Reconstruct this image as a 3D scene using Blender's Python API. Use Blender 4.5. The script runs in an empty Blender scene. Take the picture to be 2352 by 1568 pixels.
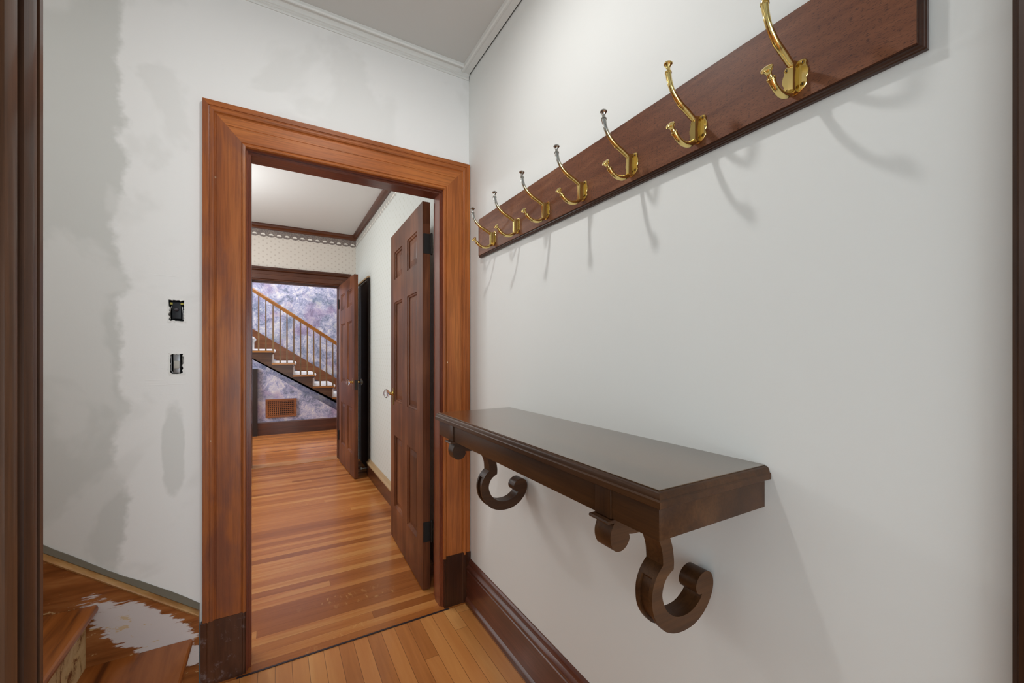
import bpy, bmesh, math, random
from mathutils import Vector, Matrix
random.seed(7)
sc = bpy.context.scene
COL = sc.collection

# ------------------------------------------------------------------ camera
cam_d = bpy.data.cameras.new('camera'); cam = bpy.data.objects.new('camera', cam_d); COL.objects.link(cam)
cam_d.sensor_width = 36.0; cam_d.lens = 941.41/2352*36.0; cam_d.shift_y = 30.0/2352
cam_d.clip_start = 0.02
cam.location = (0, 0, 1.24); cam.rotation_euler = (math.radians(90), 0, math.radians(-30.02))
sc.camera = cam
# ------------------------------------------------------------------ view + world
vs = sc.view_settings
vs.view_transform = 'Standard'; vs.look = 'None'; vs.exposure = 0.0; vs.gamma = 1.0; vs.use_curve_mapping = False
w = bpy.data.worlds.new('world'); sc.world = w; w.use_nodes = True
w.node_tree.nodes['Background'].inputs[0].default_value = (0.75, 0.85, 1.0, 1)
w.node_tree.nodes['Background'].inputs[1].default_value = 0.3
# ------------------------------------------------------------------ lights
def lamp(name, kind, loc, power, color, size=None, rot=(0, 0, 0), size_y=None, spread=None):
    d = bpy.data.lights.new(name, kind); o = bpy.data.objects.new(name, d); COL.objects.link(o)
    d.energy = power; d.color = color; o.location = loc; o.rotation_euler = rot
    if kind == 'AREA':
        d.shape = 'RECTANGLE' if size_y else 'DISK'; d.size = size
        if size_y: d.size_y = size_y
        if spread: d.spread = spread
    else:
        d.shadow_soft_size = size
    return o
R = math.radians
lamp('ceiling_light', 'AREA', (0.227, 1.033, 2.605), 6.8, (1.0, 0.995, 0.985), 0.075)
lamp('ceiling_light_glow', 'POINT', (0.227, 1.033, 2.57), 1.0, (1.0, 0.995, 0.985), 0.035)
lamp('front_window_light', 'AREA', (0.30, -1.58, 1.02), 28.0, (0.86, 0.95, 1.0), 0.98, (R(90), 0, 0), 1.24)
lamp('side_fill_light', 'AREA', (-0.285, -0.50, 1.35), 0.8, (0.86, 0.95, 1.0), 0.98, (R(90), 0, R(-90)), 1.58)  # fill light added behind the viewer to even out the right wall
lamp('stairwell_fill_light', 'AREA', (-1.20, 1.25, 2.60), 2.5, (1.0, 0.98, 0.95), 0.5, (0, R(-12), 0), 0.5)  # overhead fill added to brighten the dark stairs
lamp('stairwell_end_fill', 'AREA', (-2.05, 1.35, 1.55), 6.0, (0.90, 0.97, 1.0), 0.8, (R(90), 0, R(-90)), 1.1)  # no window here; fill added to brighten the lower right wall
lamp('hall_fill_light', 'AREA', (-1.25, 3.6, 1.45), 20.0, (0.95, 0.98, 1.0), 1.5, (R(90), 0, R(-90)), 1.9)  # fill added on the unseen left side to light the hall
lamp('hall_ceiling_light', 'POINT', (-0.7, 3.8, 2.15), 30.0, (0.95, 0.98, 1.0), 0.09)
lamp('stair_hall_window_light', 'AREA', (-1.9, 6.5, 2.0), 100.0, (0.74, 0.83, 1.0), 1.6, (R(90), 0, R(-80)), 2.4)
lamp('stair_hall_ceiling_light', 'AREA', (0.4, 7.0, 3.7), 60.0, (0.95, 0.96, 1.0), 1.5)

# ------------------------------------------------------------------ node helpers
def lin(r, g, b):
    f = lambda c: (c/255/12.92) if c/255 <= 0.04045 else ((c/255+0.055)/1.055)**2.4
    return (f(r), f(g), f(b), 1)
class NT:
    def __init__(s, name):
        s.m = bpy.data.materials.new(name); s.m.use_nodes = True; s.t = s.m.node_tree
        s.b = s.t.nodes['Principled BSDF']; s.tc = None
    def n(s, typ, **kw):
        x = s.t.nodes.new(typ)
        for k, v in kw.items(): setattr(x, k, v)
        return x
    def put(s, sock, v):
        if v is None: return
        if hasattr(v, 'is_output'): s.t.links.new(v, sock)
        else: sock.default_value = v
    def math(s, op, a, b=None, c=None, clamp=False):
        x = s.n('ShaderNodeMath', operation=op); x.use_clamp = clamp
        s.put(x.inputs[0], a); s.put(x.inputs[1], b); s.put(x.inputs[2], c); return x.outputs[0]
    def coord(s):
        if not s.tc: s.tc = s.n('ShaderNodeTexCoord').outputs['Object']
        return s.tc
    def xyz(s, v=None):
        x = s.n('ShaderNodeSeparateXYZ'); s.put(x.inputs[0], v or s.coord()); return x.outputs
    def comb(s, x=0.0, y=0.0, z=0.0):
        c = s.n('ShaderNodeCombineXYZ'); s.put(c.inputs[0], x); s.put(c.inputs[1], y); s.put(c.inputs[2], z); return c.outputs[0]
    def mapping(s, v=None, scale=(1, 1, 1), loc=(0, 0, 0)):
        x = s.n('ShaderNodeMapping'); s.put(x.inputs[0], v or s.coord()); x.inputs['Scale'].default_value = scale
        x.inputs['Location'].default_value = loc; return x.outputs[0]
    def noise(s, v, scale, detail=3, rough=0.5, dist=0.0, col=False):
        x = s.n('ShaderNodeTexNoise'); s.put(x.inputs['Vector'], v); x.inputs['Scale'].default_value = scale
        x.inputs['Detail'].default_value = detail; x.inputs['Roughness'].default_value = rough
        x.inputs['Distortion'].default_value = dist; return x.outputs[1 if col else 0]
    def white(s, v):
        x = s.n('ShaderNodeTexWhiteNoise', noise_dimensions='3D'); s.put(x.inputs['Vector'], v); return x.outputs['Value']
    def ramp(s, f, stops, interp='LINEAR'):
        x = s.n('ShaderNodeValToRGB'); x.color_ramp.interpolation = interp; e = x.color_ramp.elements
        while len(e) < len(stops): e.new(0.5)
        for i, (p, c) in enumerate(stops): e[i].position = p; e[i].color = c
        s.put(x.inputs[0], f); return x.outputs[0]
    def step(s, f, a, b):
        x = s.n('ShaderNodeMapRange', interpolation_type='SMOOTHSTEP'); s.put(x.inputs[0], f)
        x.inputs[1].default_value = a; x.inputs[2].default_value = b; return x.outputs[0]
    def mix(s, f, a, b, blend='MIX'):
        x = s.n('ShaderNodeMix', data_type='RGBA', blend_type=blend); s.put(x.inputs[0], f)
        s.put(x.inputs[6], a); s.put(x.inputs[7], b); return x.outputs[2]
    def bump(s, h, strength=0.2, dist=0.002):
        x = s.n('ShaderNodeBump'); s.put(x.inputs['Height'], h); x.inputs['Strength'].default_value = strength
        x.inputs['Distance'].default_value = dist; s.t.links.new(x.outputs[0], s.b.inputs['Normal'])
    def done(s, color, rough=0.5, metal=0.0, coat=0.0, coat_rough=0.1, spec=0.5):
        s.put(s.b.inputs['Base Color'], color); s.put(s.b.inputs['Roughness'], rough); s.put(s.b.inputs['Metallic'], metal)
        s.b.inputs['Coat Weight'].default_value = coat; s.b.inputs['Coat Roughness'].default_value = coat_rough
        s.b.inputs['Specular IOR Level'].default_value = spec
        return s.m
CACHE = {}
def wood(key, c, axis, rough=0.3, coat=0.25, pore=0.35, scale=1.0, coat_rough=0.12, spec=0.35, bw=0.3):
    """c = dark, mid, light; grain runs along axis"""
    k = (key, axis)
    if k in CACHE: return CACHE[k]
    t = NT(key + '_' + axis)
    st = {'x': (0.06, 1, 1), 'y': (1, 0.06, 1), 'z': (1, 1, 0.06)}[axis]
    v = t.mapping(scale=st)
    big = t.noise(v, 14*scale, 4, 0.55, 0.6)
    fine = t.noise(t.mapping(scale=tuple(a if a < 1 else 1 for a in [q*0.6 if q < 1 else q for q in st])), 160*scale, 3, 0.6)
    blot = t.noise(t.coord(), 3.0, 2, 0.5)
    f = t.math('ADD', t.math('MULTIPLY', big, 1-bw), t.math('MULTIPLY', blot, bw))
    col = t.ramp(f, [(0.28, c[0]), (0.5, c[1]), (0.72, c[2])])
    p = t.step(fine, 0.36, 0.60)
    col = t.mix(t.math('MULTIPLY', t.math('SUBTRACT', 1.0, p), pore), col, (c[0][0]*0.45, c[0][1]*0.45, c[0][2]*0.45, 1))
    t.bump(fine, 0.08, 0.001)
    if key in ('stained_trim', 'sheen_tint_trim'):                              # filled nail holes
        vo = t.n('ShaderNodeTexVoronoi', voronoi_dimensions='3D'); t.put(vo.inputs['Vector'], t.mapping(scale=(14, 4, 9) if axis == 'z' else (9, 4, 14)))
        vo.inputs['Scale'].default_value = 1.0; vo.inputs['Randomness'].default_value = 1.0
        sel = t.math('GREATER_THAN', t.xyz(vo.outputs['Color'])[0], 0.62)
        dot = t.math('MULTIPLY', t.math('SUBTRACT', 1.0, t.step(vo.outputs['Distance'], 0.035, 0.055)), sel)
        col = t.mix(t.math('MULTIPLY', dot, 0.8), col, lin(226, 202, 168))
    if key == 'sheen_tint_trim':                                 # patchy purple-brown tint painted in for the cool daylight sheen
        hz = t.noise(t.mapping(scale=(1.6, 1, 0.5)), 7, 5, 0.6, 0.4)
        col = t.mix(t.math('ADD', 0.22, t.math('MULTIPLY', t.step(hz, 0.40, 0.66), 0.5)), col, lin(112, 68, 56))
    CACHE[k] = t.done(col, rough, 0, coat, coat_rough, spec); return CACHE[k]
TRIM = (lin(136, 72, 28), lin(174, 98, 44), lin(196, 120, 58))
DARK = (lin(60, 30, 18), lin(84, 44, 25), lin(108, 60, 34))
DOOR = (lin(66, 33, 17), lin(108, 60, 33), lin(150, 92, 56))
SHELF = (lin(48, 27, 13), lin(74, 46, 25), lin(100, 66, 37))
RACK = (lin(86, 48, 34), lin(110, 66, 47), lin(134, 88, 64))
BASE = (lin(74, 38, 28), lin(100, 54, 38), lin(120, 68, 48))
OAK = (lin(122, 72, 20), lin(152, 94, 30), lin(178, 116, 44))
POST = (lin(46, 28, 18), lin(76, 48, 30), lin(108, 72, 46))
TREAD = (lin(112, 58, 20), lin(146, 80, 28), lin(170, 98, 42))
W_trim = lambda a: wood('stained_trim', TRIM, a, 0.46, 0.0)
W_sheen = lambda a: wood('sheen_tint_trim', TRIM, a, 0.36, 0.15)
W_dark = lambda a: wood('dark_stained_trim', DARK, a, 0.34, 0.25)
W_door = lambda a: wood('door_wood', DOOR, a, 0.44, 0.0, 0.35, 1.0, 0.2, 0.25, 0.5)
W_shelf = lambda a: wood('shelf_wood', SHELF, a, 0.38, 0.0, 0.25, 1.0, 0.2, 0.28)
def rack_mat():
    t = NT('mahogany_board'); x, y, z = t.xyz()
    big = t.noise(t.mapping(scale=(1, 0.22, 1)), 7, 3, 0.55, 0.4); mid = t.noise(t.mapping(scale=(1, 0.14, 1)), 60, 3, 0.6, 0.3)
    f = t.math('ADD', t.math('MULTIPLY', big, 0.6), t.math('MULTIPLY', mid, 0.4))
    col = t.ramp(f, [(0.32, lin(88, 48, 29)), (0.5, lin(114, 68, 43)), (0.68, lin(142, 94, 64))])
    p = t.noise(t.mapping(scale=(1, 0.13, 1)), 1000, 2, 0.5)
    col = t.mix(t.math('MULTIPLY', t.math('SUBTRACT', 1.0, t.step(p, 0.34, 0.46)), 0.7), col, lin(48, 26, 18))
    t.bump(p, 0.1, 0.0008)
    return t.done(col, 0.48, 0, 0.05, 0.1, 0.3)
W_rack = lambda a: rack_mat()
W_base = lambda a: wood('baseboard_wood', BASE, a, 0.3, 0.3)
W_oak = lambda a: wood('golden_oak', OAK, a, 0.3, 0.2)
W_post = lambda a: wood('walnut_casing', POST, a, 0.4, 0.15)

def shelf_top_mat():
    t = NT('shelf_top_wood')
    v = t.mapping(scale=(1, 0.07, 1)); big = t.noise(v, 12, 4, 0.55, 0.5)
    col = t.ramp(big, [(0.3, SHELF[0]), (0.5, SHELF[1]), (0.7, SHELF[2])])
    t.b.inputs['Specular Tint'].default_value = (1.0, 0.84, 0.52, 1)
    return t.done(col, 0.20, 0, 0.9, 0.2, 1.0)
def rack_edge_mat():
    return wood('rack_edge', (lin(40, 22, 14), lin(58, 32, 20), lin(74, 44, 28)), 'y', 0.35, 0.2)

def plain(name, c, rough=0.6, metal=0.0, coat=0.0, var=0.04, spec=0.5, vs_=30):
    t = NT(name); nz = t.noise(t.coord(), vs_, 2)
    col = t.mix(nz, tuple(x*(1-var) for x in c[:3]) + (1,), tuple(min(1, x*(1+var)) for x in c[:3]) + (1,))
    return t.done(col, rough, metal, coat, 0.1, spec)

def wall_paint(name, c, bump=0.12, rough=0.62):
    t = NT(name)
    big = t.noise(t.coord(), 2.2, 3); fine = t.noise(t.coord(), 120, 2)
    col = t.mix(big, tuple(x*0.985 for x in c[:3]) + (1,), tuple(min(1, x*1.01) for x in c[:3]) + (1,))
    t.bump(t.math('ADD', fine, t.math('MULTIPLY', t.noise(t.coord(), 18, 3), 2.0)), bump, 0.0012)
    return t.done(col, rough)
M_wall_right = wall_paint('white_wall_paint', lin(230, 231, 228))
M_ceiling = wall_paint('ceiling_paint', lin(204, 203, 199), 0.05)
M_hall_ceiling = wall_paint('hall_ceiling_paint', lin(212, 211, 208), 0.03)
M_crown = plain('crown_paint', lin(222, 222, 218), 0.45, var=0.01)

def far_wall_mat():
    """old wall paint with patches of newer skim coat round the door and switch boxes"""
    t = NT('patched_plaster'); x, y, z = t.xyz()
    old = lin(208, 208, 204); new = lin(238, 237, 235); mid = lin(226, 225, 222)
    wob = t.noise(t.coord(), 4.5, 5, 0.62)
    wob2 = t.noise(t.coord(), 9, 4, 0.55)
    off = t.math('ADD', t.math('MULTIPLY', t.math('SUBTRACT', wob, 0.5), 0.14), t.math('MULTIPLY', t.math('SUBTRACT', wob2, 0.5), 0.035))
    m1 = t.step(t.math('ADD', x, off), -0.482, -0.452)
    col = t.mix(m1, old, new)
    # thinner skim areas
    n2 = t.noise(t.mapping(loc=(3.1, 0, 1.7)), 2.6, 4, 0.55, 0.4)
    m2 = t.math('MULTIPLY', t.step(n2, 0.50, 0.58), 0.6)
    col = t.mix(m2, col, mid)
    # unskimmed teardrop low beside the door casing
    dx = t.math('DIVIDE', t.math('ADD', x, 0.322), 0.036); dz = t.math('DIVIDE', t.math('SUBTRACT', z, 0.90), 0.17)
    d = t.math('SQRT', t.math('ADD', t.math('MULTIPLY', dx, dx), t.math('MULTIPLY', dz, dz)))
    d = t.math('ADD', d, t.math('MULTIPLY', t.math('SUBTRACT', wob2, 0.5), 0.9))
    col = t.mix(t.math('MULTIPLY', t.math('SUBTRACT', 1.0, t.step(d, 0.85, 1.1)), 0.6), col, old)
    # trowel ridges
    tr = t.noise(t.mapping(scale=(1.0, 1.0, 7.0)), 9, 4, 0.6, 1.2)
    zone = t.math('MULTIPLY', t.step(t.math('ABSOLUTE', t.math('ADD', x, 0.335)), 0.11, 0.05), t.step(t.math('ABSOLUTE', t.math('SUBTRACT', z, 1.33)), 0.45, 0.25))
    rid = t.math('MULTIPLY', t.math('MULTIPLY', t.step(tr, 0.60, 0.64), m1), t.math('ADD', 0.05, t.math('MULTIPLY', zone, 0.45)))
    for z0, x0, x1 in ((1.131, -0.395, -0.285), (1.150, -0.408, -0.345), (1.345, -0.318, -0.292), (1.525, -0.40, -0.30), (1.56, -0.33, -0.30)):
        zz = t.math('ADD', z, t.math('MULTIPLY', t.math('SUBTRACT', t.noise(t.coord(), 12, 2), 0.5), 0.012))
        ln = t.math('SUBTRACT', 1.0, t.step(t.math('ABSOLUTE', t.math('SUBTRACT', zz, z0)), 0.0006, 0.0022))
        en = t.math('MULTIPLY', t.step(x, x0, x0+0.02), t.math('SUBTRACT', 1.0, t.step(x, x1-0.02, x1)))
        rid = t.math('ADD', rid, t.math('MULTIPLY', t.math('MULTIPLY', ln, en), 1.6))
    fine = t.noise(t.coord(), 110, 2)
    h = t.math('ADD', t.math('MULTIPLY', rid, 0.8), t.math('ADD', t.math('MULTIPLY', m1, 1.3), t.math('MULTIPLY', fine, 0.5)))
    t.bump(h, 0.25, 0.0012)
    return t.done(col, 0.6)

def boards(name, along, w, blen, pal, rough=0.28, coat=0.3, seam=0.02, grain=1.0, fig=0.0, idw=0.36, spec=0.3):
    t = NT(name); x, y, z = t.xyz()
    a, c = (x, y) if along == 'x' else (y, x)
    u = t.math('DIVIDE', c, w); row = t.math('FLOOR', u); fr = t.math('SUBTRACT', u, row)
    shift = t.math('MULTIPLY', t.white(t.comb(row, 3.0, 0.0)), blen)
    v = t.math('DIVIDE', t.math('ADD', a, shift), blen); seg = t.math('FLOOR', v); fv = t.math('SUBTRACT', v, seg)
    idv = t.white(t.comb(row, seg, 5.0))
    gv = t.comb(t.math('ADD', t.math('MULTIPLY', a, 0.07), t.math('MULTIPLY', idv, 17.0)), c, t.math('MULTIPLY', idv, 9.0))
    g = t.noise(gv, 55*grain, 4, 0.6, 0.5)
    g2 = t.noise(gv, 12, 3, 0.5, 0.8)
    f = t.math('ADD', t.math('MULTIPLY', idv, idw), t.math('ADD', t.math('MULTIPLY', g, 0.30), t.math('MULTIPLY', g2, 0.70-idw)))
    col = t.ramp(f, [(0.18, pal[0]), (0.42, pal[1]), (0.62, pal[2]), (0.84, pal[3])])
    if fig:
        fl = t.noise(t.comb(t.math('MULTIPLY', a, 1.0), t.math('MULTIPLY', c, 0.35), idv), 60, 2, 0.5, 0.6)
        band = t.step(t.noise(t.comb(t.math('MULTIPLY', a, 0.25), row, 0.0), 6, 2), 0.55, 0.66)
        col = t.mix(t.math('MULTIPLY', t.math('MULTIPLY', t.step(fl, 0.56, 0.68), band), fig), col, pal[3])
    e = t.math('MINIMUM', fr, t.math('SUBTRACT', 1.0, fr))
    s1 = t.math('SUBTRACT', 1.0, t.step(e, seam*0.5, seam*1.6))
    e2 = t.math('MULTIPLY', t.math('MINIMUM', fv, t.math('SUBTRACT', 1.0, fv)), blen/w)
    s2 = t.math('SUBTRACT', 1.0, t.step(e2, seam*0.4, seam*1.4))
    s = t.math('MAXIMUM', s1, s2)
    col = t.mix(t.math('MULTIPLY', s, 0.75), col, tuple(q*0.35 for q in pal[0][:3]) + (1,))
    t.bump(t.math('SUBTRACT', t.math('MULTIPLY', g, 0.12), s), 0.2, 0.001)
    return t.done(col, rough, 0, coat, 0.12, spec)
M_floor = boards('maple_strip_floor', 'y', 0.0585, 1.1, (lin(146, 84, 38), lin(190, 120, 62), lin(206, 140, 78), lin(224, 168, 104)), 0.34, 0.2, 0.015, 0.6, 0.0, 0.30)
HP = (lin(132, 72, 30), lin(164, 96, 44), lin(188, 118, 60), lin(214, 156, 90))
M_floor_hall = boards('oak_strip_floor', 'x', 0.057, 5.5, HP, 0.25, 0.04, 0.008, 1.0, 0.5, 0.40)
M_floor_stair = boards('oak_strip_floor_stair_hall', 'x', 0.057, 2.6, HP, 0.26, 0.3, 0.010)

def wallpaper(name, ax, ground, dot, b0, b1, bt):
    t = NT(name); x, y, z = t.xyz(); c = x if ax == 'x' else y
    a, b = 0.077, 0.060
    def lattice(ou, ov):
        u = t.math('SUBTRACT', t.math('FRACT', t.math('ADD', t.math('DIVIDE', c, a), ou)), 0.5)
        v = t.math('SUBTRACT', t.math('FRACT', t.math('ADD', t.math('DIVIDE', z, b), ov)), 0.5)
        u = t.math('MULTIPLY', u, a); v = t.math('MULTIPLY', v, b)
        return t.math('SQRT', t.math('ADD', t.math('MULTIPLY', u, u), t.math('MULTIPLY', v, v)))
    d = t.math('MINIMUM', lattice(0.0, 0.0), lattice(0.5, 0.5))
    d = t.math('ADD', d, t.math('MULTIPLY', t.math('SUBTRACT', t.noise(t.coord(), 220, 2), 0.5), 0.006))
    m = t.math('SUBTRACT', 1.0, t.step(d, 0.006, 0.0105))
    col = t.mix(t.math('MULTIPLY', m, 0.5), ground, dot)
    # scalloped border under the picture moulding
    band = t.noise(t.coord(), 90, 3)
    bcol = t.mix(t.step(band, 0.42, 0.62), b0, b1)
    fu = t.math('MULTIPLY', t.math('SUBTRACT', t.math('FRACT', t.math('DIVIDE', c, a)), 0.5), a)
    fz = t.math('SUBTRACT', z, bt + 0.018)
    up = t.math('MULTIPLY', fz, 1.15)
    fd = t.math('SQRT', t.math('ADD', t.math('MULTIPLY', fu, fu), t.math('MULTIPLY', up, up)))
    shell = t.math('MULTIPLY', t.math('SUBTRACT', 1.0, t.step(fd, 0.020, 0.026)), t.step(fz, 0.0, 0.004))
    bcol = t.mix(shell, bcol, lin(232, 226, 216))
    edge = t.math('MULTIPLY', t.math('ABSOLUTE', t.math('SINE', t.math('MULTIPLY', c, math.pi/a))), 0.012)
    bm = t.step(t.math('SUBTRACT', z, t.math('SUBTRACT', bt + 0.008, edge)), 0.0, 0.003)
    col = t.mix(bm, col, bcol)
    return t.done(col, 0.55)
M_paper_far = wallpaper('dotted_wallpaper_far', 'x', lin(214, 205, 194), lin(176, 160, 146), lin(112, 100, 96), lin(140, 128, 118), 2.532)
M_paper_side = wallpaper('dotted_wallpaper_side', 'y', lin(210, 213, 208), lin(188, 190, 178), lin(168, 166, 160), lin(190, 188, 180), 2.528)

def blue_paper():
    t = NT('mottled_floral_wallpaper')
    v = t.mapping(scale=(1, 1, 1))
    warp = t.noise(v, 3.0, 3, 0.5, 0.0, True)
    vv = t.n('ShaderNodeVectorMath', operation='MULTIPLY_ADD')
    t.put(vv.inputs[0], warp); vv.inputs[1].default_value = (0.18, 0.18, 0.18); t.put(vv.inputs[2], v)
    big = t.noise(vv.outputs[0], 5.5, 4, 0.6, 0.8)
    det = t.noise(vv.outputs[0], 24, 5, 0.65, 1.6)
    f = t.math('ADD', t.math('MULTIPLY', big, 0.55), t.math('MULTIPLY', det, 0.45))
    col = t.ramp(f, [(0.34, lin(84, 92, 104)), (0.42, lin(128, 134, 152)), (0.49, lin(166, 166, 190)), (0.55, lin(198, 194, 202)), (0.64, lin(228, 222, 212))])
    tint = t.noise(t.mapping(loc=(5, 0, 2)), 3.2, 2)
    col = t.mix(t.math('MULTIPLY', t.step(tint, 0.5, 0.68), 0.5), col, lin(150, 118, 150))
    tint2 = t.noise(t.mapping(loc=(9, 0, 7)), 3.0, 2)
    col = t.mix(t.math('MULTIPLY', t.step(tint2, 0.52, 0.7), 0.45), col, lin(92, 112, 128))
    return t.done(col, 0.5)
M_blue = blue_paper()

def stringer_mat():
    """worn stair skirt with smears of white primer"""
    t = NT('smeared_stair_skirt'); x, y, z = t.xyz(); x = t.math('SUBTRACT', x, 0.30)
    v = t.mapping(scale=(0.12, 1, 1)); g = t.noise(v, 26, 4, 0.6, 0.5)
    col = t.ramp(g, [(0.3, lin(110, 60, 24)), (0.5, lin(146, 86, 42)), (0.72, lin(176, 116, 66))])
    # primer patch between the first two treads
    s = t.math('ADD', z, t.math('MULTIPLY', x, 0.787))            # height along the slope
    sx = t.math('DIVIDE', t.math('ADD', x, 0.385), 0.155); sz = t.math('DIVIDE', t.math('SUBTRACT', s, -0.045), 0.085)
    d = t.math('SQRT', t.math('ADD', t.math('MULTIPLY', sx, sx), t.math('MULTIPLY', sz, sz)))
    n = t.math('ADD', t.math('MULTIPLY', t.noise(t.mapping(scale=(0.7, 1, 1.2)), 9, 3, 0.5, 0.4), 0.5), t.math('MULTIPLY', t.noise(t.mapping(scale=(0.22, 1, 1.8)), 42, 4, 0.7, 0.2), 0.5))
    d = t.math('ADD', d, t.math('MULTIPLY', t.math('SUBTRACT', n, 0.5), 2.4))
    m = t.math('SUBTRACT', 1.0, t.step(d, 0.98, 1.08))
    col = t.mix(t.math('MULTIPLY', m, 0.95), col, lin(214, 206, 204))
    n2 = t.noise(t.mapping(scale=(0.6, 1, 1.5), loc=(2, 0, 4)), 30, 4, 0.7)
    m2 = t.math('MULTIPLY', t.step(n2, 0.62, 0.66), t.math('SUBTRACT', 1.0, t.step(s, 0.02, 0.10)))
    col = t.mix(t.math('MULTIPLY', m2, 0.8), col, lin(206, 176, 128))
    return t.done(col, t.math('ADD', 0.28, t.math('MULTIPLY', m, 0.25)), 0, 0.2)
def tread_mat():
    t = NT('worn_tread_wood')
    v = t.mapping(scale=(1, 0.10, 1)); g = t.noise(v, 16, 4, 0.6, 1.2)
    col = t.ramp(g, [(0.3, lin(88, 44, 16)), (0.46, lin(142, 78, 28)), (0.7, lin(168, 98, 42))])
    return t.done(col, 0.38, 0, 0.15)
def riser_mat():
    t = NT('scraped_riser')
    n = t.noise(t.mapping(scale=(1, 1, 0.8)), 16, 5, 0.7, 0.6)
    col = t.ramp(n, [(0.36, lin(120, 70, 34)), (0.46, lin(206, 176, 124)), (0.6, lin(216, 190, 142))])
    return t.done(col, 0.5)
def plinth_mat():
    t = NT('scuffed_plinth'); v = t.mapping(scale=(1, 1, 0.15)); g = t.noise(v, 22, 4, 0.6, 0.5)
    col = t.ramp(g, [(0.3, lin(50, 27, 18)), (0.55, lin(76, 44, 28)), (0.75, lin(98, 60, 40))])
    n = t.noise(t.mapping(loc=(1.3, 0, 0.4)), 26, 5, 0.75)
    col = t.mix(t.math('MULTIPLY', t.step(n, 0.54, 0.70), 0.5), col, lin(150, 138, 140))
    return t.done(col, 0.3, 0, 0.3)
def brass_mat(name, reflect_tip):
    t = NT(name); x, y, z = t.xyz()
    br = t.mix(t.noise(t.coord(), 60, 3), lin(218, 190, 116), lin(234, 210, 142))
    if reflect_tip: br = t.mix(t.step(z, 0.045, 0.075), br, lin(176, 174, 168))  # brass greyed towards the tip to paint in the white wall's reflection
    return t.done(br, 0.16, 1.0)
M_brass = brass_mat('polished_brass', False); M_brass_tip = brass_mat('brass_with_reflection_tip', True)
M_screw = plain('brass_screw', lin(170, 132, 58), 0.3, 1.0)
M_oldbrass = plain('aged_brass', lin(136, 104, 56), 0.4, 0.9)
M_slot = plain('screw_slot', lin(30, 22, 12), 0.7)
M_black = plain('black_iron', lin(34, 31, 28), 0.5, 0.4)
M_box = plain('switch_box_dark', lin(26, 28, 34), 0.5, 0.2)
M_steel = plain('galvanised_steel', lin(150, 150, 152), 0.4, 0.9)
M_tape = plain('yellow_sticker', lin(170, 160, 70), 0.6)
M_plaster = plain('dried_plaster', lin(232, 231, 228), 0.7, var=0.02)
M_ivory = plain('device_plastic', lin(176, 172, 164), 0.4)
M_runner = plain('white_carpet_pile', lin(238, 238, 236), 0.95, var=0.05, vs_=200)
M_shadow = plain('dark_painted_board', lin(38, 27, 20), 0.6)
def glass_mat():
    t = NT('knob_glass'); t.b.inputs['Transmission Weight'].default_value = 1.0; t.b.inputs['IOR'].default_value = 1.5
    return t.done((0.93, 0.95, 1.0, 1), 0.03)
M_glass = glass_mat()
M_chrome = plain('doorstop_metal', lin(150, 146, 140), 0.3, 0.9)
M_tan = plain('tan_cap_and_lit_edge', lin(176, 146, 108), 0.45)
M_strip = plain('threshold_metal', lin(58, 48, 52), 0.35, 0.5)

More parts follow.
